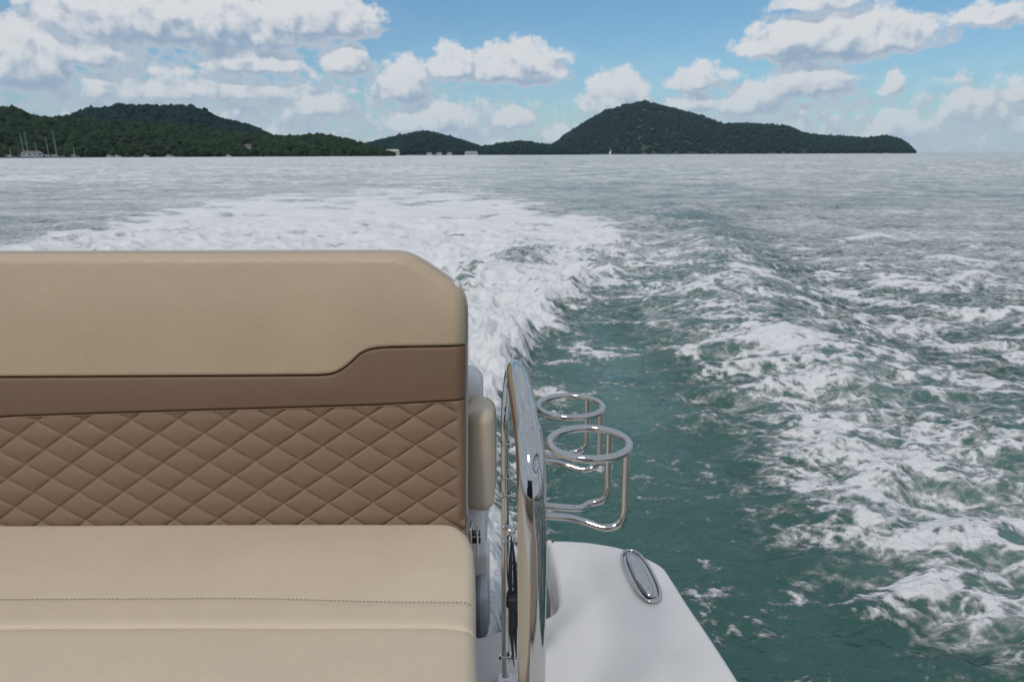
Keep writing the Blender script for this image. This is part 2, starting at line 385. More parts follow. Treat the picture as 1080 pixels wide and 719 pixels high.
    for sc_, k_ in ((3.6, .5), (10.0, .5)):
        vo = N.new('ShaderNodeTexVoronoi', feature='DISTANCE_TO_EDGE'); vo.inputs['Scale'].default_value = sc_; N.l.new(vw, vo.inputs['Vector'])
        e_ = N.m('MULTIPLY', N.ramp(vo.outputs['Distance'], .0, .30, 1.0, .0), k_)
        web = e_ if web is None else N.m('ADD', web, e_)
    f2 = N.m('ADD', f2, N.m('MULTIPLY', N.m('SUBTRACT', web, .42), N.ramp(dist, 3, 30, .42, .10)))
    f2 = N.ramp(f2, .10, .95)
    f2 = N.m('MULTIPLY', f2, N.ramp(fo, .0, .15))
    deep = N.mix(ae, (.017, .064, .053), (.085, .172, .152))
    deep = N.mix(N.ramp(N.noise(sp, 1.1, 4, .6), .4, .75), deep, (.035, .095, .084))
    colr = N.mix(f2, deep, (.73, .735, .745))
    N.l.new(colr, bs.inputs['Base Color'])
    rw = N.ramp(dist, 4, 90, .05, .30, False)
    ro = N.new('ShaderNodeMix', data_type='FLOAT'); N.put(ro.inputs[0], f2); N.put(ro.inputs[2], rw); ro.inputs[3].default_value = .75
    N.l.new(ro.outputs[0], bs.inputs['Roughness'])
    r1 = N.noise(N.v('MULTIPLY', sp, (.7, 1.15, 1)), 9, 5, .6, .3)
    r2 = N.noise(N.v('MULTIPLY', sp, (.7, 1.5, 1)), 1.1, 5, .6, .2)
    r3 = N.noise(N.v('MULTIPLY', sp, (.7, 1.2, 1)), 30, 3, .6, .2)
    hh = N.m('ADD', N.m('ADD', N.m('MULTIPLY', r1, .045), N.m('MULTIPLY', r3, .010)), N.m('MULTIPLY', r2, .20))
    hh = N.m('ADD', hh, N.m('MULTIPLY', N.m('MULTIPLY', N.m('ADD', micro, soft), f2), .045))
    hh = N.m('MULTIPLY', hh, N.ramp(dist, 8, 80, 1.0, .13))
    bump(N, bs, hh, .75, 1.0)
    tag(link('water', me, mm), kind='structure')
water()

# ---------------------------------------------------------------- hills and forest
def ico(sub=1):
    bm = bmesh.new(); bmesh.ops.create_icosphere(bm, subdivisions=sub, radius=1)
    V = np.array([v.co[:] for v in bm.verts]); F = np.array([[v.index for v in f.verts] for f in bm.faces]); bm.free(); return V, F
def forest_mat(name, cols, warm=.2):
    mm, b, N = mat(name, cols[0], .9); b.inputs['Specular IOR Level'].default_value = .15
    tint = N.new('ShaderNodeAttribute', attribute_name='tint').outputs['Fac']
    p = N.new('ShaderNodeNewGeometry').outputs['Position']
    c = N.mix(tint, cols[0], cols[1])
    c = N.mix(N.m('MULTIPLY', N.ramp(N.noise(p, .35, 3, .6), .45, .7), .55), c, cols[2])
    N.l.new(c, b.inputs['Base Color']); bump(N, b, N.noise(p, .8, 3, .7), .8, 1.5)
    return mm
def hill(profile, dist, depth, count, size, seed, mats, rough=.06, clear=()):
    pa = np.array([p[0] for p in profile]); pe = np.array([p[1] for p in profile])
    rng = np.random.default_rng(seed)
    trees = size*1.1
    def top(a): return np.maximum(np.tan(np.radians(np.interp(a, pa, pe)))*(dist+depth)+H-trees, -3)
    def height(a, t):                                   # t: 0 shore, 1 ridge, 2 far side
        prof = np.where(t < 1, np.sin(np.clip(t, 0, 1)*np.pi/2)**.85, np.cos(np.clip(t-1, 0, 1)*np.pi/2))
        n = fbm(a*.9+seed, t*3.1, 4, .55, seed)*rough*3*prof*(1.02-np.exp(-((t-1)/.3)**2)*.9)
        return top(a)*prof*(1+n)+1.0*np.minimum(t*9, 1)-.8
    A, Tt = np.meshgrid(np.linspace(pa[0], pa[-1], 260), np.linspace(0, 2, 48))
    Rd = dist+depth*Tt+fbm(A*.8, A*0+3, 3, .5, seed+5)*dist*.015
    Z = height(A, Tt); nr, nt = A.shape
    V = np.stack([Rd*np.sin(np.radians(A)), Rd*np.cos(np.radians(A)), Z], -1).reshape(-1, 3)
    a = np.arange(nr*nt).reshape(nr, nt)
    F = np.stack([a[:-1, :-1], a[:-1, 1:], a[1:, 1:], a[1:, :-1]], -1).reshape(-1, 4)
    tag(link('hills', fast_mesh('hills', V, F), mats[0]), kind='structure')
    sv, sf = ico(1)
    ca = rng.uniform(pa[0], pa[-1], count*2); ct = rng.beta(1.0, 1.15, count*2)*1.22
    keep = top(ca) > -2.0
    for (a0, a1, t0, t1) in clear: keep &= ~((ca > a0) & (ca < a1) & (ct < t1) & (ct > t0))
    ca = ca[keep][:count]; ct = ct[keep][:count]; n = len(ca)
    rd = dist+depth*ct+fbm(ca*.8, ca*0+3, 3, .5, seed+5)*dist*.015
    s = size*rng.uniform(.45, 1.2, n)**1.2*np.where(top(ca) < 6, .8, 1)
    cx, cy, cz = rd*np.sin(np.radians(ca)), rd*np.cos(np.radians(ca)), height(ca, ct)
    cz = cz+s*.45
    jit = 1+rng.normal(0, .20, (n, len(sv)))
    VV = sv[None]*jit[..., None]*s[:, None, None]*np.array([.78, .78, .72])
    VV = VV+np.stack([cx, cy, cz], -1)[:, None, :]
    FF = (sf[None]+(np.arange(n)*len(sv))[:, None, None]).reshape(-1, 3)
    me = fast_mesh('forest', VV.reshape(-1, 3), FF, False)
    tn = np.repeat(np.clip(rng.normal(.4, .28, n)+fbm(ca*.7, ct*4, 3, .5, seed+9)*.6, 0, 1), len(sv))
    at = me.attributes.new('tint', 'FLOAT', 'POINT'); at.data.foreach_set('value', tn.astype(np.float32))
    tag(link('forest', me, mats[1]), kind='stuff')
    return lambda a, t: (dist+depth*t, float(height(np.array([float(a)]), np.array([float(t)]))[0]))
ground = mat('hill_soil', (.035, .05, .03), .95)[0]
fA = forest_mat('near_forest', ((.007, .020, .010), (.024, .046, .018), (.040, .062, .028)))
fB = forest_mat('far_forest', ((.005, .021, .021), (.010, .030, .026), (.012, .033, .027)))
hA = hill([(-46,3.2),(-40,3.3),(-35.4,3.02),(-34.4,2.87),(-33.6,2.5),(-31,2.45),(-28,2.2),(-24,1.95),(-20,1.55),(-18,1.35),(-15,1.5),(-13.6,1.3),(-12.4,1.0),(-11,.55),(-9.6,.2),(-8.5,0)], 900, 320, 7500, 6.8, 3, (ground, fA), clear=[(-20.72,-19.98,.07,.30)])
hB = hill([(-36,.8),(-34,1.6),(-32.2,2.35),(-30.6,3.04),(-28.3,3.35),(-26.5,3.28),(-24.7,3.44),(-23.1,3.22),(-22.1,2.51),(-20.2,2.19),(-18.3,1.38),(-15,.9),(-12,.3)], 1400, 600, 5200, 9.5, 4, (ground, fB))
hC = hill([(-15,.5),(-13,.9),(-11.6,.85),(-9.0,1.48),(-6.75,1.84),(-4.5,1.26),(-2.4,.6),(-.7,.85),(.67,1.02),(2.7,.8),(4.5,.6),(6.5,.1)], 2100, 700, 5500, 10.5, 5, (ground, fB))
hD = hill([(1.5,.1),(2.6,.5),(3.5,.86),(4.62,1.66),(5.96,2.52),(7.58,3.29),(9.3,3.72),(10.49,3.95),(11.96,3.58),(14.87,2.76),(16.52,2.18),(18.38,2.22),(21.09,1.97),(22.46,1.41),(23.76,1.26),(25.22,1.17),(26.29,1.03),(27.78,1.2),(28.7,.93),(29.3,.5),(29.8,.0)], 2900, 1000, 10000, 12, 6, (ground, fB))

# air between the boat and the hills
mm = bpy.data.materials.new('haze'); mm.use_nodes = True; mm.node_tree.nodes.clear(); N = NT(mm.node_tree)
pv = N.new('ShaderNodeVolumePrincipled'); pv.inputs['Color'].default_value = (.62, .80, .95, 1); pv.inputs['Density'].default_value = 3.4e-5
pv.inputs['Anisotropy'].default_value = .2
out = N.new('ShaderNodeOutputMaterial'); N.l.new(pv.outputs[0], out.inputs['Volume'])
hz = MB().box((-4500, -600, -4), (4500, 5200, 420)).build('haze', mm, smooth=False); tag(hz, kind='stuff')

# ---------------------------------------------------------------- shore: houses and boats
def polar(a, r, z=0): return (r*math.sin(R(a)), r*math.cos(R(a)), z)
def yacht(a, r, mast, hull, label, lean=0, group='sailing yachts moored in the marina', sail=False):
    p = polar(a, r); t = empty('sailing_yacht', p, R(-a)); tag(t, label, 'sailing yacht', group)
    L = hull
    b = MB(); n = 12; V = []
    for i in range(n+1):
        s = i/n; x = (s-.5)*L; wd = L*.14*math.sin(math.pi*min(1, s*.85+.15))**.7*(1 if s < .98 else .1); hgt = 1.1+.5*s
        V += [(x, -wd, hgt), (x, -wd*.6, -.3), (x, wd*.6, -.3), (x, wd, hgt)]
    F = [(4*i+k, 4*i+(k+1) % 4, 4*i+4+(k+1) % 4, 4*i+4+k) for i in range(n) for k in range(4)]+[(0, 1, 2, 3), (4*n+3, 4*n+2, 4*n+1, 4*n)]
    b.add(V, F).build('hull', M['hullp'], t)
    MB().box((-.2*L, -.08*L, 1.2), (.15*L, .08*L, 2.0), .15).build('cabin', M['hullp'], t)
    MB().tube([(.05*L, 0, 1), (.05*L+lean*.4*mast, 0, mast)], [.34, .16], 8).build('mast', M['mast'], t)
    if sail:
        b = MB(); V = [(.05*L-.3, .05, 2.2), (-.42*L, .5, 2.2), (.05*L-.3, .02, mast*.97), (.05*L-.3, -.05, 2.2), (-.42*L, .4, 2.2), (.05*L-.3, -.02, mast*.97)]
        b.add(V, [(0, 1, 2), (3, 5, 4), (0, 3, 4, 1), (1, 4, 5, 2), (2, 5, 3, 0)]).build('mainsail', M['sail'], t)
    else:
        MB().tube([(.05*L, 0, 2.7), (-.35*L, 0, 2.6)], .34, 8).build('furled_sail', M['grey_plastic'], t)
    return t
yacht(-34.56, 850, 24, 12, 'sailing yacht with two close masts, leftmost tall mast of the marina', -.05)
yacht(-34.32, 846, 25, 12, 'sailing yacht just right of the leftmost mast in the marina', -.03)
yacht(-33.85, 852, 15, 10, 'small short-masted yacht beside the tan marina hut')
yacht(-33.2, 850, 21, 12, 'yacht with pale grey mast, second tall mast from the right', -.04)
yacht(-32.75, 846, 27, 14, 'yacht with the tallest and brightest mast at the marina', -.02)
yacht(-31.7, 852, 11, 9, 'lone yacht with a short faint mast at the right end of the marina')
yacht(-35.3, 850, 9, 11, 'low white yacht at the far left edge of the marina')
yacht(7.99, 2700, 19, 16, 'white sailboat under sail before the big island', 0, None, True)
pon = MB().box((-45, -1.5, -.4), (40, 1.5, .9)).build('jetty', M['quay'])
pon.location = polar(-33.6, 838); pon.rotation_euler = (0, 0, R(33.6)); tag(pon, 'long low dark jetty along the marina under the masts', 'jetty')

def motorboat_small(a, r, L, label):
    t = empty('moored_boat', polar(a, r), R(-a)); tag(t, label, 'boat', 'small white boats along the left shore')
    V = []; n = 8
    for i in range(n+1):
        s = i/n; x = (s-.5)*L; wd = L*.17*(1-max(0, s-.55)**2*4.6); V += [(x, -wd, 1.2+s*.5), (x, -wd*.6, -.2), (x, wd*.6, -.2), (x, wd, 1.2+s*.5)]
    F = [(4*i+k, 4*i+(k+1) % 4, 4*i+4+(k+1) % 4, 4*i+4+k) for i in range(n) for k in range(4)]+[(0, 1, 2, 3), (4*n+3, 4*n+2, 4*n+1, 4*n)]
    MB().add(V, F).build('hull', M['hullp'], t)
    MB().box((-.28*L, -.12*L, 1.1), (.12*L, .12*L, 2.5), .2).build('cabin', M['hullp'], t)
motorboat_small(-29.6, 880, 7, 'small white boat moored nearest the marina, left one of a close pair')
motorboat_small(-29.1, 882, 8, 'small white boat, right one of a close pair on the left shore')
motorboat_small(-27.3, 882, 7, 'small white boat alone below the highest left hill')
motorboat_small(-25.8, 880, 9, 'white boat on the shore right of the highest left hilltop')
motorboat_small(-21.8, 868, 6, 'small boat on the water just left of the house in the trees')

def house(a, r, z, wd, ht, dp, label, roof, storeys=1, wall='wall', group=None, nwin=5):
    t = empty('shore_house', polar(a, r, z), R(-a)); tag(t, label, 'house', group)
    MB().box((-wd/2, 0, -3), (wd/2, dp, ht)).build('wall', M[wall], t, smooth=False)
    o = .6; e = ht*.45
    V = [(-wd/2-o, -o, ht+.01), (wd/2+o, -o, ht+.01), (wd/2+o, dp+o, ht+.01), (-wd/2-o, dp+o, ht+.01), (-wd/2+dp*.3, dp/2, ht+e), (wd/2-dp*.3, dp/2, ht+e)]
    MB().add(V, [(0, 1, 5, 4), (1, 2, 5), (2, 3, 4, 5), (3, 0, 4), (3, 2, 1, 0)]).build('roof', M[roof], t, smooth=False)
    for s in range(storeys):
        for i in range(nwin):
            x = -wd/2+wd*(i+.5)/nwin; z0 = (s+.28)*ht/storeys
            MB().box((x-wd/nwin*.26, -.12, z0), (x+wd/nwin*.26, .05, z0+ht/storeys*.42)).build('window', M['window'], t, smooth=False)
house(-9.55, 2085, 1, 42, 11, 14, 'long white waterside building, largest on the far shore', 'wall', 2, group='white buildings along the far shore', nwin=8)
house(-3.24, 2085, 1, 38, 7, 14, 'grey roofed low building by the water left of the valley', 'roof_grey', 1, group='white buildings along the far shore', nwin=7)
for a_, l_ in ((-6.6, 'leftmost of three small pale waterside houses'), (-5.8, 'middle of three small pale waterside houses'), (-5.0, 'rightmost of three small pale waterside houses')):
    house(a_, 2085, .5, 15, 5, 9, l_, 'roof_grey', 1, group='white buildings along the far shore', nwin=3)
house(-11.6, 2085, 3, 14, 6, 9, 'faint pale house left of the long white building', 'roof_grey', 1, group='white buildings along the far shore', nwin=3)
_, zA = hA(-20.3, .2)
house(-20.35, 950, 9.5, 9, 4.2, 8, 'pinkish house with dark red roof among the left shore trees', 'roof_red', 1, nwin=3)
house(-34.1, 878, 1.2, 18, 4, 8, 'low marina hut with tan roof behind the masts', 'roof_red', 1, nwin=4)

# ---------------------------------------------------------------- the boat we stand in
boat = empty('motorboat', (0.2, 0, .2)); tag(boat, 'white motorboat deck corner with chrome cleat, right of the beige bench', 'boat')
BL = (0.2, 0, .2)
ZD = H-.9
outer = [(.080,1.472),(.136,1.470),(.196,1.460),(.259,1.438),(.298,1.408),(.325,1.382),(.341,1.360),(.349,1.330),(.366,1.22),(.385,1.117),(.410,.95),(.47,.45),(.55,-.3),(.62,-1.2),(.6,-3.0),(.2,-4.6),(-1.2,-5.6)]
inner = [(.087,1.452),(.095,1.35),(.0975,1.29),(.0965,1.241),(.091,1.215),(.080,1.197),(.066,1.186),(.04,1.173),(.007,1.161),(-.03,1.146),(-.066,1.130),(-.12,1.12)]
def deck():
    # plan outline (anticlockwise seen from above), rim rounded over and sides dropping to the water
    out = catmull(outer, 5)[:, :2].tolist() if False else [tuple(p) for p in catmull([(x, y, 0) for x, y in outer], 4)[:, :2]]
    inn = [tuple(p) for p in catmull([(x, y, 0) for x, y in inner], 4)[:, :2]]
    poly = inn[::-1]+out+[(-2.8, -5.6), (-2.8, 1.0), (-.25, 1.0), (-.25, 1.11)]
    # remove near duplicates
    P = [poly[0]]
    for q in poly[1:]:
        if math.hypot(q[0]-P[-1][0], q[1]-P[-1][1]) > .004: P.append(q)
    P = np.array(P); n = len(P)
    ar = .5*np.sum(P[:, 0]*np.roll(P[:, 1], -1)-np.roll(P[:, 0], -1)*P[:, 1])
    if ar < 0: P = P[::-1]
    T = np.roll(P, -1, 0)-np.roll(P, 1, 0); T /= np.linalg.norm(T, axis=1)[:, None]+1e-9
    Nn = np.stack([T[:, 1], -T[:, 0]], -1)                  # outward
    rings = []; rb = .014
    for k in range(7):
        a = k/6*math.pi/2; rings.append(np.c_[P-Nn*rb*(1-math.sin(a)), np.full(n, ZD-rb*(1-math.cos(a)))])
    rings.append(np.c_[P-Nn*.004, np.full(n, ZD-.12)]); rings.append(np.c_[P-Nn*.03, np.full(n, ZD-.35)]); rings.append(np.c_[P-Nn*.10, np.full(n, -.25)])
    V = np.vstack(rings); F = []
    for r_ in range(len(rings)-1):
        for i in range(n): j = (i+1) % n; F.append((r_*n+i, r_*n+j, (r_+1)*n+j, (r_+1)*n+i))
    me = bpy.data.meshes.new('deck'); me.from_pydata(local(V, BL).tolist(), [], F+[tuple(range(n))]); me.update()
    bm = bmesh.new(); bm.from_mesh(me); bmesh.ops.recalc_face_normals(bm, faces=bm.faces); bm.to_mesh(me); bm.free()
    me.polygons.foreach_set('use_smooth', [True]*len(me.polygons)); me.set_sharp_from_angle(angle=R(35))
    return link('deck', me, M['white'], boat)
deck()
# bench base and transom moulding behind the seat
MB().box((-2.6, -.2, ZD+.002), (-.11, 1.17, ZD+.085), .012).build('bench_base', M['white'], boat, BL)
tm = MB(); tm.box((-2.4, 1.34, .12), (-.105, 1.62, H-.74), .03); tm.box((-.16, 1.33, H-.895), (-.060, 1.60, H-.73), .025)
tm.box((-2.4, 1.36, H-.74), (-.088, 1.60, H-.52), .03); tm.build('transom_moulding', M['white'], boat, BL)
b = MB(); b.box((-.10, 1.30, H-1.02), (-.052, 1.36, H-.83), .008); b.build('hatch_panel', M['white'], boat, BL)
b = MB(); b.box((-.085, 1.22, H-.99), (-.052, 1.31, H-.88), .017, 4); b.build('transom_fitting', M['grey_plastic'], boat, BL)
MB().box((-.20, 1.40, H-.60), (-.066, 1.52, H-.462), .035, 5).build('rear_moulding_cap', M['white'], boat, BL)
# unseen helm and floor behind the viewer, added to darken reflections in the chrome
MB().box((-2.6, -2.2, ZD+.004), (.42, .30, ZD+.03), .006).build('cockpit_floor', M['teak'], boat, BL)
MB().box((-2.3, -2.6, ZD+.01), (.3, -2.2, ZD+.95), .05).build('added_dark_console', M['black'], boat, BL)
MB().box((-1.9, -1.5, ZD+.02), (.1, -1.0, ZD+.45), .06).build('helm_seat', M['beige'], boat, BL)
b = MB(); b.box((-2.2, -2.58, ZD+.97), (.25, -2.52, ZD+1.75), .02); b.build('added_dark_screen', M['glass'], boat, BL)

# cleat
def cleat():
    c = np.array([.281, 1.318, ZD+.004]); ax = np.array([.020, -.187, 0]); Lh = np.linalg.norm(ax)/2*1.02; ax /= np.linalg.norm(ax); ay = np.array([ax[1]*-1, ax[0], 0])
    def dome(a, bb, h, z0, n=40, rings=8, rim=None):
        V = []; F = []
        for r_ in range(rings+1):
            t = r_/rings; s = math.cos(t*math.pi/2); z = z0+h*math.sin(t*math.pi/2)
            for k in range(n):
                p = 2*math.pi*k/n; V.append(c+ax*a*s*math.copysign(abs(math.cos(p))**.8, math.cos(p))+ay*bb*s*math.copysign(abs(math.sin(p))**.8, math.sin(p))+np.array([0, 0, z]))
        for r_ in range(rings):
            for k in range(n): F.append((r_*n+k, r_*n+(k+1) % n, (r_+1)*n+(k+1) % n, (r_+1)*n+k))
        return V, F
    root = MB().add(*dome(Lh*.99, .0285, .003, -.003)).build('cleat', M['steel'], boat, BL)
    a_ = np.linspace(0, 2*np.pi, 64, endpoint=False); sg = lambda v: np.sign(v)*np.abs(v)**.8
    MB().tube([c+ax*Lh*sg(np.cos(t))+ay*.029*sg(np.sin(t))+np.array([0, 0, .0015]) for t in a_], .0032, 10, closed=True).build('cleat_rim', M['steel'], root, BL)
    MB().add(*[(lambda V, F: (np.array(V)+ay*.003, F))(*dome(Lh*.84, .021, .0012, .0002))][0]).build('cleat_recess', M['grey_plastic'], root, BL)
    MB().add(*[(lambda V, F: (np.array(V)-ay*.0015-ax*.003, F))(*dome(Lh*.86, .0165, .013, .002))][0]).build('cleat_horn', M['steel'], root, BL)
cleat()

# ---------------------------------------------------------------- bench seat
bench = empty('bench_seat', (-.8, 1.0, ZD+.09)); tag(bench, 'beige and brown leather bench seat with diamond quilted backrest', 'bench seat')
BB = (-.8, 1.0, ZD+.09)
U0 = np.array([0, .08, .517]); U0 /= np.linalg.norm(U0); N0 = np.array([0, -U0[2], U0[1]])   # N0 faces the viewer
BP = np.array([0, 1.2, H-.695])
def onback(x, s, off=0): return BP+np.array([x, 0, 0])+U0*s+N0*off
TOP = np.array([(-2.6,.527),(-.9604,.5259),(-.2165,.5249),(-.200,.5225),(-.1864,.5170),(-.16,.5010),(-.1105,.4670),(-.0975,.4530),(-.0915,.4400),(-.0895,.4247),(-.0895,.39),(-.0904,.3451),(-.0944,.0038)])
def dist_poly(X, S, L):
    d = np.full(X.shape, 9.)
    for (ax, ay), (bx, by) in zip(L[:-1], L[1:]):
        ex, ey = bx-ax, by-ay; t = np.clip(((X-ax)*ex+(S-ay)*ey)/(ex*ex+ey*ey), 0, 1); d = np.minimum(d, np.hypot(X-ax-t*ex, S-ay-t*ey))
    return d
def prof(d, r): d = np.clip(d/r, 0, 1); return -r*(1-np.sqrt(np.maximum(1-(1-d)**2, 0)))
XS = np.concatenate([np.linspace(-1.7, -.45, 420), np.linspace(-.45, -.115, 170)[1:], -.0895-(.0255*(1-np.linspace(0, 1, 26)[1:])**1.6)])
def panel(name, top, bot, nv, Rs, material, parent, relief=None, outer=True, bulge=.0):
    rx = np.interp(np.linspace(0, .53, 60), TOP[:, 1][::-1], TOP[:, 0][::-1])
    tt = np.linspace(0, 1, nv); tt = .5-.5*np.cos(np.pi*tt) if relief is None else tt
    tb, bb = top(XS), bot(XS)
    X = np.broadcast_to(XS, (nv, len(XS))).copy(); S = bb+(tb-bb)*tt[:, None]
    # right edge leans in very slightly lower down
    X = np.where(X > -.3, X+(X+.3)/.2105*np.interp(S, [0, .345, .42], [-.0049, -.0010, 0]), X)
    off = np.zeros_like(X)
    if outer: off += prof(dist_poly(X, S, TOP), Rs[2])
    dt = (tb-S) if Rs[0] else None
    if Rs[0]:
        off += prof(np.maximum(tb-S, 0)*1.0, Rs[0])
    if Rs[1]: off += prof(np.maximum(S-bb, 0), Rs[1])
    off += bulge*np.sin(np.pi*np.clip((S-bb)/(tb-bb+1e-6), 0, 1))
    if relief is not None: off += relief(X, S)
    P = BP+X[..., None]*np.array([1, 0, 0])+S[..., None]*U0+off[..., None]*N0
    nr, nc = X.shape; V = P.reshape(-1, 3); a = np.arange(nr*nc).reshape(nr, nc)
    F = np.stack([a[:-1, :-1], a[:-1, 1:], a[1:, 1:], a[1:, :-1]], -1).reshape(-1, 4)
    loop = np.concatenate([a[0, :], a[1:, -1], a[-1, ::-1][1:], a[::-1, 0][1:-1]])
    sk = V[loop].copy(); dpt = (sk-BP)@N0; sk += N0*(-.075-dpt)[:, None]
    m_ = len(loop); base = len(V); V = np.vstack([V, sk]); j = np.arange(m_)
    F = np.vstack([F, np.stack([loop, base+j, base+(j+1) % m_, np.roll(loop, -1)], -1)])
    me = fast_mesh(name, local(V, BB), F); me.set_sharp_from_angle(angle=R(60))
    return link(name, me, material, parent)
top1 = lambda x: np.interp(x, TOP[:10, 0], TOP[:10, 1])
MID = catmull([(x, y, 0) for x, y in [(-2.6,.287),(-.98,.2899),(-.60,.2906),(-.42,.2912),(-.3635,.2920),(-.3361,.2975),(-.312,.3131),(-.2897,.3325),(-.2677,.3415),(-.235,.3448),(-.15,.3462),(-.08,.3475)]], 6)
mid = lambda x: np.interp(x, MID[:, 0], MID[:, 1])
low = lambda x: np.interp(x, [-2.6,-1.2,-.988,-.966,-.6217,-.256,-.0916,-.08], [.15,.19,.2121,.2139,.2238,.2336,.2422,.243])
zero = lambda x: x*0-.03
back = panel('backrest', top1, lambda x: mid(x)+.0012, 90, (0, .006, .022), M['beige'], bench, bulge=.008)
panel('trim_band', lambda x: mid(x)-.0012, lambda x: low(x)+.001, 40, (.005, .004, .020), M['brown'], back, bulge=.002)
def quilt(X, S):
    sl = .04+.235*np.maximum(-.279-X, -.2); s0 = .152+.009*(X+.279)
    x = (X+.279)+sl*(S-.152); s = S-s0
    x = x+.0012*fbm(X*9, S*9, 2, .5, 7)
    u = x/.0905+s/.0573; v = x/.0905-s/.0573
    a = np.abs(np.sin(np.pi*u)); b = np.abs(np.sin(np.pi*v))
    cell = perlin(np.floor(u)*7.31+.5, np.floor(v)*5.77+.3, 3)
    edge = ss(0, .014, dist_poly(X, S, TOP)-.006)*ss(0, .006, low(X)-S)
    return (.0052*(a*b)**.5*(1+.12*cell)-.0022*np.exp(-(np.minimum(a, b)/.06)**2)-.0052)*edge-.001
panel('quilted_panel', lambda x: low(x)-.001, zero, 150, (.003, 0, .018), M['quilt'], back, relief=quilt)
# piping round the outer edge, behind the front roll; double seams
tp = np.array(TOP); tp = np.vstack([[-1.7, .527], tp[1:]]); seg = np.r_[0, np.cumsum(np.hypot(*np.diff(tp, axis=0).T))]
tq = np.linspace(0, seg[-1], 260); tx_, ts_ = np.interp(tq, seg, tp[:, 0]), np.interp(tq, seg, tp[:, 1])
kk = np.ones(5)/5; tx_[2:-2] = np.convolve(tx_, kk, 'valid'); ts_[2:-2] = np.convolve(ts_, kk, 'valid')
gx, gs = np.gradient(tx_), np.gradient(ts_); gl_ = np.hypot(gx, gs)
pts = [onback(x-b_/l_*.0012, q+a_/l_*.0012, -.0255) for x, q, a_, b_, l_ in zip(tx_, ts_, gx, gs, gl_)]
MB().tube(pts, .0042, 8).build('piping', M['piping'], back, BB)
def dashes(fn, L, dash=.0045, gap=.003, r=.0006):
    b = MB(); n = int(L/(dash+gap))
    for i in range(n):
        p, q = fn(i*(dash+gap)/L), fn((i*(dash+gap)+dash)/L); b.tube([p, q], r, 5)
    return b
dashes(lambda t: onback(-.1075, .425-.415*t, -.0032), .415).build('edge_stitching', M['thread'], back, BB)
dashes(lambda t: onback(-1.2+1.095*t, float(low(np.array([-1.2+1.095*t]))[0])+.0062, -.0001), 1.095, r=.0005).build('band_stitching', M['darkthread'], back, BB)
MB().box((-1.7, 1.285, H-.74), (-.098, 1.325, H-.235), .01).build('back_shell', M['white'], back, BB)

# seat cushion: rear panel, stitched strip and front panel with a seam groove between
ZS = H-.695
def cushion():
    e1 = [(-.1000,1.2052),(-.092,1.180),(-.084,1.160),(-.076,1.130),(-.0715,1.105),(-.0655,1.041),(-.0585,.90),(-.050,.777),(-.040,.60),(-.03,.40)]
    edge = np.array([(-2.6,1.2055),(-.16,1.205),(-.122,1.202),(-.104,1.190)]+e1[2:])
    ys = np.concatenate([1.205-.03*np.linspace(0, 1, 14)**1.4, np.linspace(1.175, .93, 60)[1:], np.linspace(.93, .86, 60)[1:], np.linspace(.86, .40, 60)[1:]])
    ey = np.array([p[1] for p in edge[3:]])[::-1]; ex = np.array([p[0] for p in edge[3:]])[::-1]
    xr = np.interp(ys, np.r_[ey, 1.2055], np.r_[ex, -.17])
    tx = np.concatenate([np.linspace(0, .93, 120), 1-(.07*(1-np.linspace(0, 1, 26)[1:])**1.7)])
    X = -1.7+(xr[:, None]+1.7)*tx; Y = np.broadcast_to(ys[:, None], X.shape).copy()
    d = dist_poly(X, Y, edge)
    off = prof(d, .020)
    seam2 = .895-.010*ss(-.13, -.05, X)
    off -= .0045*np.exp(-((Y-seam2)/.0028)**2)+.0022*np.exp(-((Y-seam2)/.010)**2)
    seam1 = .9575+(-.012)*ss(-.5, -.05, X)
    off -= .0010*np.exp(-((Y-seam1)/.0035)**2)
    off += .004*np.sin(np.pi*np.clip((1.2-Y)/.25, 0, 1))+.006*np.sin(np.pi*np.clip((.9-Y)/.5, 0, 1))
    off += .0016*fbm(X*3, Y*4, 3, .5, 13)
    Z = ZS+off; V = np.stack([X, Y, Z], -1).reshape(-1, 3); nr, nc = X.shape; a = np.arange(nr*nc).reshape(nr, nc)
    F = np.stack([a[:-1, :-1], a[1:, :-1], a[1:, 1:], a[:-1, 1:]], -1).reshape(-1, 4)
    loop = np.concatenate([a[0, ::-1], a[1:, 0], a[-1, 1:], a[::-1, -1][1:-1]])
    V0 = V[loop].copy(); s1 = V0.copy(); s1[:, 2] = ZS-.085; s2 = s1.copy(); s2[:, 2] = ZS-.105; s2[:, 0] -= .015
    b0 = len(V); m_ = len(loop); V = np.vstack([V, s1, s2]); j = np.arange(m_); k = (j+1) % m_
    F = np.vstack([F, np.stack([loop, b0+j, b0+k, np.roll(loop, -1)], -1), np.stack([b0+j, b0+m_+j, b0+m_+k, b0+k], -1)])
    me = fast_mesh('seat_cushion', local(V, BB), F)
    bm = bmesh.new(); bm.from_mesh(me); bmesh.ops.recalc_face_normals(bm, faces=bm.faces); bm.to_mesh(me); bm.free()
    me.set_sharp_from_angle(angle=R(60))
    c = link('seat_cushion', me, M['seat'], bench)
    def st(t):
        x = -1.5+1.44*t; y = .9575+(-.012)*float(ss(-.5, -.05, np.array(x))); z = ZS+.0036+.0016*float(fbm(np.array([x*3]), np.array([y*4]), 3, .5, 13)[0])
        z -= .014*max(0, (x+.08)/.02)**2 if x > -.08 else 0
        return np.array([x, y, z-.0005+.0004])
    dashes(st, 1.44, .004, .0028, .0007).build('cushion_stitching', M['thread'], c, BB)
    MB().tube([(-.062, .55, ZS-.05), (-.078, 1.02, ZS-.05), (-.090, 1.13, ZS-.05)], .004, 8).build('side_piping', M['piping'], c, BB)
cushion()
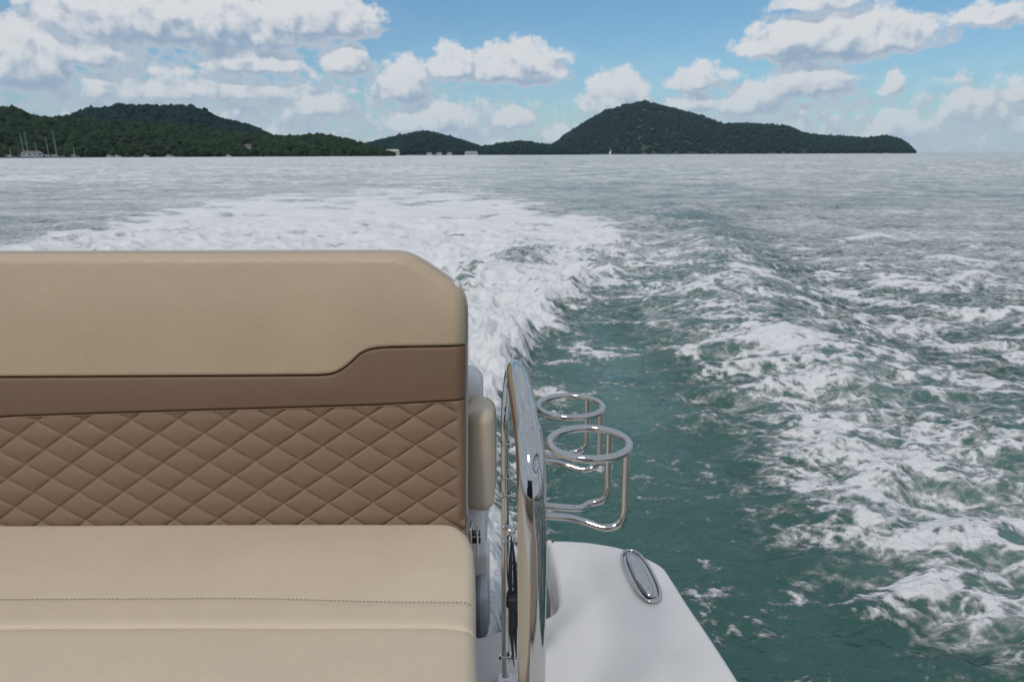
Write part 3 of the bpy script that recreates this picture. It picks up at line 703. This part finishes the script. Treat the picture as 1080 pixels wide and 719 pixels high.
# hinge between seat and back
b = MB(); b.box((-.083, 1.165, ZS-.06), (-.078, 1.195, ZS+.005), .002); b.box((-.070, 1.165, ZS-.06), (-.066, 1.195, ZS-.005), .002)
hg = b.build('hinge', M['steel'], bench, BB)
b = MB(); b.disc((-.074, 1.178, ZS-.012), (1, 0, 0), .006, .022); b.disc((-.074, 1.19, ZS-.035), (1, 0, 0), .006, .022); b.build('hinge_pin', M['darkgap'], hg, BB)

# side bolster
def bolster():
    bl = empty('side_bolster', (-.066, 1.36, H-.745)); tag(bl, 'small upright tan leather bolster beside the right end of the backrest', 'bolster')
    L = (-.066, 1.36, H-.745)
    b = MB(); b.box((-.098, 1.300, H-.738), (-.0385, 1.42, H-.506), .027, 8); b.build('cushion', M['seat'], bl, L)
    MB().box((-.115, 1.335, H-.74), (-.028, 1.38, H-.51), .01).build('backing', M['darkgap'], bl, L) if False else None
    b = MB(); P = [(-.0395, 1.395, H-.72), (-.0375, 1.40, H-.60), (-.0395, 1.395, H-.53), (-.055, 1.395, H-.509)]
    b.tube(catmull(P, 6), .003, 8); b.build('piping', M['piping'], bl, L)
bolster()

# ---------------------------------------------------------------- steel rail with cup holders
rail = empty('grab_rail', (0, .85, ZD)); tag(rail, 'tall polished steel grab rail loop with two cup holder rings', 'grab rail')
RL = (0, .85, ZD)
cp = [(.0240,.72,ZD-.02),(.0238,.72,ZD+.15),(.0234,.72,H-.62),(.0230,.72,H-.48),(.0228,.722,H-.41),(.0222,.735,H-.362),(.0205,.765,H-.335),(.017,.82,H-.325),(.0125,.89,H-.3195),(.0085,.95,H-.315),(.004,.995,H-.315),(-.001,1.022,H-.326),(-.0070,1.022,H-.350),(-.0105,1.008,H-.385),(-.0118,1.0,H-.42),(-.0122,1.0,H-.52),(-.0128,1.0,H-.70),(-.0133,1.0,ZD+.02)]
rads = [.0175]*9+[.0165,.0135,.0095,.0070,.0066,.0064,.0064,.0064,.0064]
P = catmull(cp, 8); rr_ = np.interp(np.linspace(0, len(cp)-1, len(P)), range(len(cp)), rads)
MB().tube(P, rr_, 28).build('rail_tube', M['steel'], rail, RL)
MB().disc((-.0133, 1.0, ZD+.006), (0, 0, 1), .018, .010, 24).build('foot_flange', M['steel'], rail, RL)
MB().disc((.0240, .72, ZD+.006), (0, 0, 1), .034, .010, 24).build('foot_flange', M['steel'], rail, RL)
# inner plate edge of the loop, the thin bright strip seen beside the tube
for z_, ex in ((H-.441, 0), (H-.500, 0), (H-.530, .003), (H-.585, .006), (H-.612, .006), (H-.838, -.001)):
    b = MB(); x0 = -.0125+ex
    b.tube([(x0-.013, .995, z_), (x0+.020, .995, z_)], .0022, 10)
    b.disc((x0-.009, .995, z_), (1, 0, 0), .0050, .004, 6); b.disc((x0+.008, .995, z_), (1, 0, 0), .0070, .002, 16); b.disc((x0+.012, .995, z_), (1, 0, 0), .0050, .004, 6)
    b.build('bolt', M['steel'], rail, RL)
MB().add(*(lambda s: (s[0]*.0085+np.array([-.0035, .985, H-.588]), [tuple(f) for f in s[1]]))(ico(3))).build('ball_fitting', M['steel'], rail, RL)

def cup_holder(cx, cy, z, rad, tr, leg, label):
    t = empty('cup_holder', (0, 0, 0)); t.parent = rail; t.location = (cx-RL[0], cy-RL[1], z-RL[2]); t['label'] = label
    L = (cx, cy, z); a = np.linspace(0, 2*np.pi, 64, endpoint=False)
    tilt = -.015
    ring = np.stack([cx+rad*np.cos(a), cy+rad*np.sin(a), z-tilt*rad*np.sin(a)*-1], -1)
    MB().tube(ring, tr, 14, closed=True).build('ring', M['steel'], t, L)
    # lower cradle: two rods leave the rail, run outwards, bend up to the ring
    for dx, dy, lz in ((.026, .030, leg*.97), (.038, -.018, leg)):
        x1 = cx+dx; y1 = cy+dy; zt = z+tilt*dy-tr*.3; c = .016
        P = [(cx-rad-.004, cy+dy*.35, z-lz+.008), (cx-rad+.02, cy+dy*.35, z-lz+.006), (cx-.006, cy+dy*.5, z-lz+.003), (x1-c*1.3, y1, z-lz), (x1-c*.35, y1, z-lz+c*.3), (x1, y1, z-lz+c*1.2), (x1, y1, z-lz*.5), (x1, y1, zt)]
        MB().tube(catmull(P, 7), tr*.92, 12).build('rod', M['steel'], t, L)
cup_holder(.083, .683, H-.301, .0425, .0044, .092, 'nearer, lower cup holder')
cup_holder(.077, .850, H-.322, .0425, .0042, .083, 'farther cup holder')

# strap hanging inside the loop
st = empty('webbing_strap', (.002, 1.0, H-.88)); tag(st, 'black webbing strap with buckle hanging inside the steel rail', 'strap'); SL = (.002, 1.0, H-.88)
def ribbon(P, wds, th=.0018):
    b = MB(); P = catmull(P, 8); wds = np.interp(np.linspace(0, 1, len(P)), np.linspace(0, 1, len(wds)), wds); V = []
    for p, w_ in zip(P, wds): V += [p+[-w_, -th, 0], p+[w_, -th, 0], p+[w_, th, 0], p+[-w_, th, 0]]
    F = [(4*i+k, 4*i+(k+1) % 4, 4*i+4+(k+1) % 4, 4*i+4+k) for i in range(len(P)-1) for k in range(4)]
    return b.add(V, F+[(3, 2, 1, 0), (4*len(P)-4, 4*len(P)-3, 4*len(P)-2, 4*len(P)-1)])
sb_ = ribbon([(-.002,.99,H-.60),(-.004,.992,H-.66),(-.005,1.0,H-.72),(-.003,1.0,H-.79),(.0015,1.0,H-.86)], [.001,.0035,.004,.004,.0008]).build('webbing', M['black'], st, SL)
ribbon([(0,1.003,H-.62),(.003,1.005,H-.67),(.005,1.005,H-.73),(.004,1.005,H-.80),(.006,1.005,H-.85)], [.001,.003,.004,.003,.0008]).build('webbing_tail', M['black'], st, SL)
MB().box((-.008, .985, H-.742), (.008, 1.012, H-.716), .003).build('buckle', M['black'], st, SL)
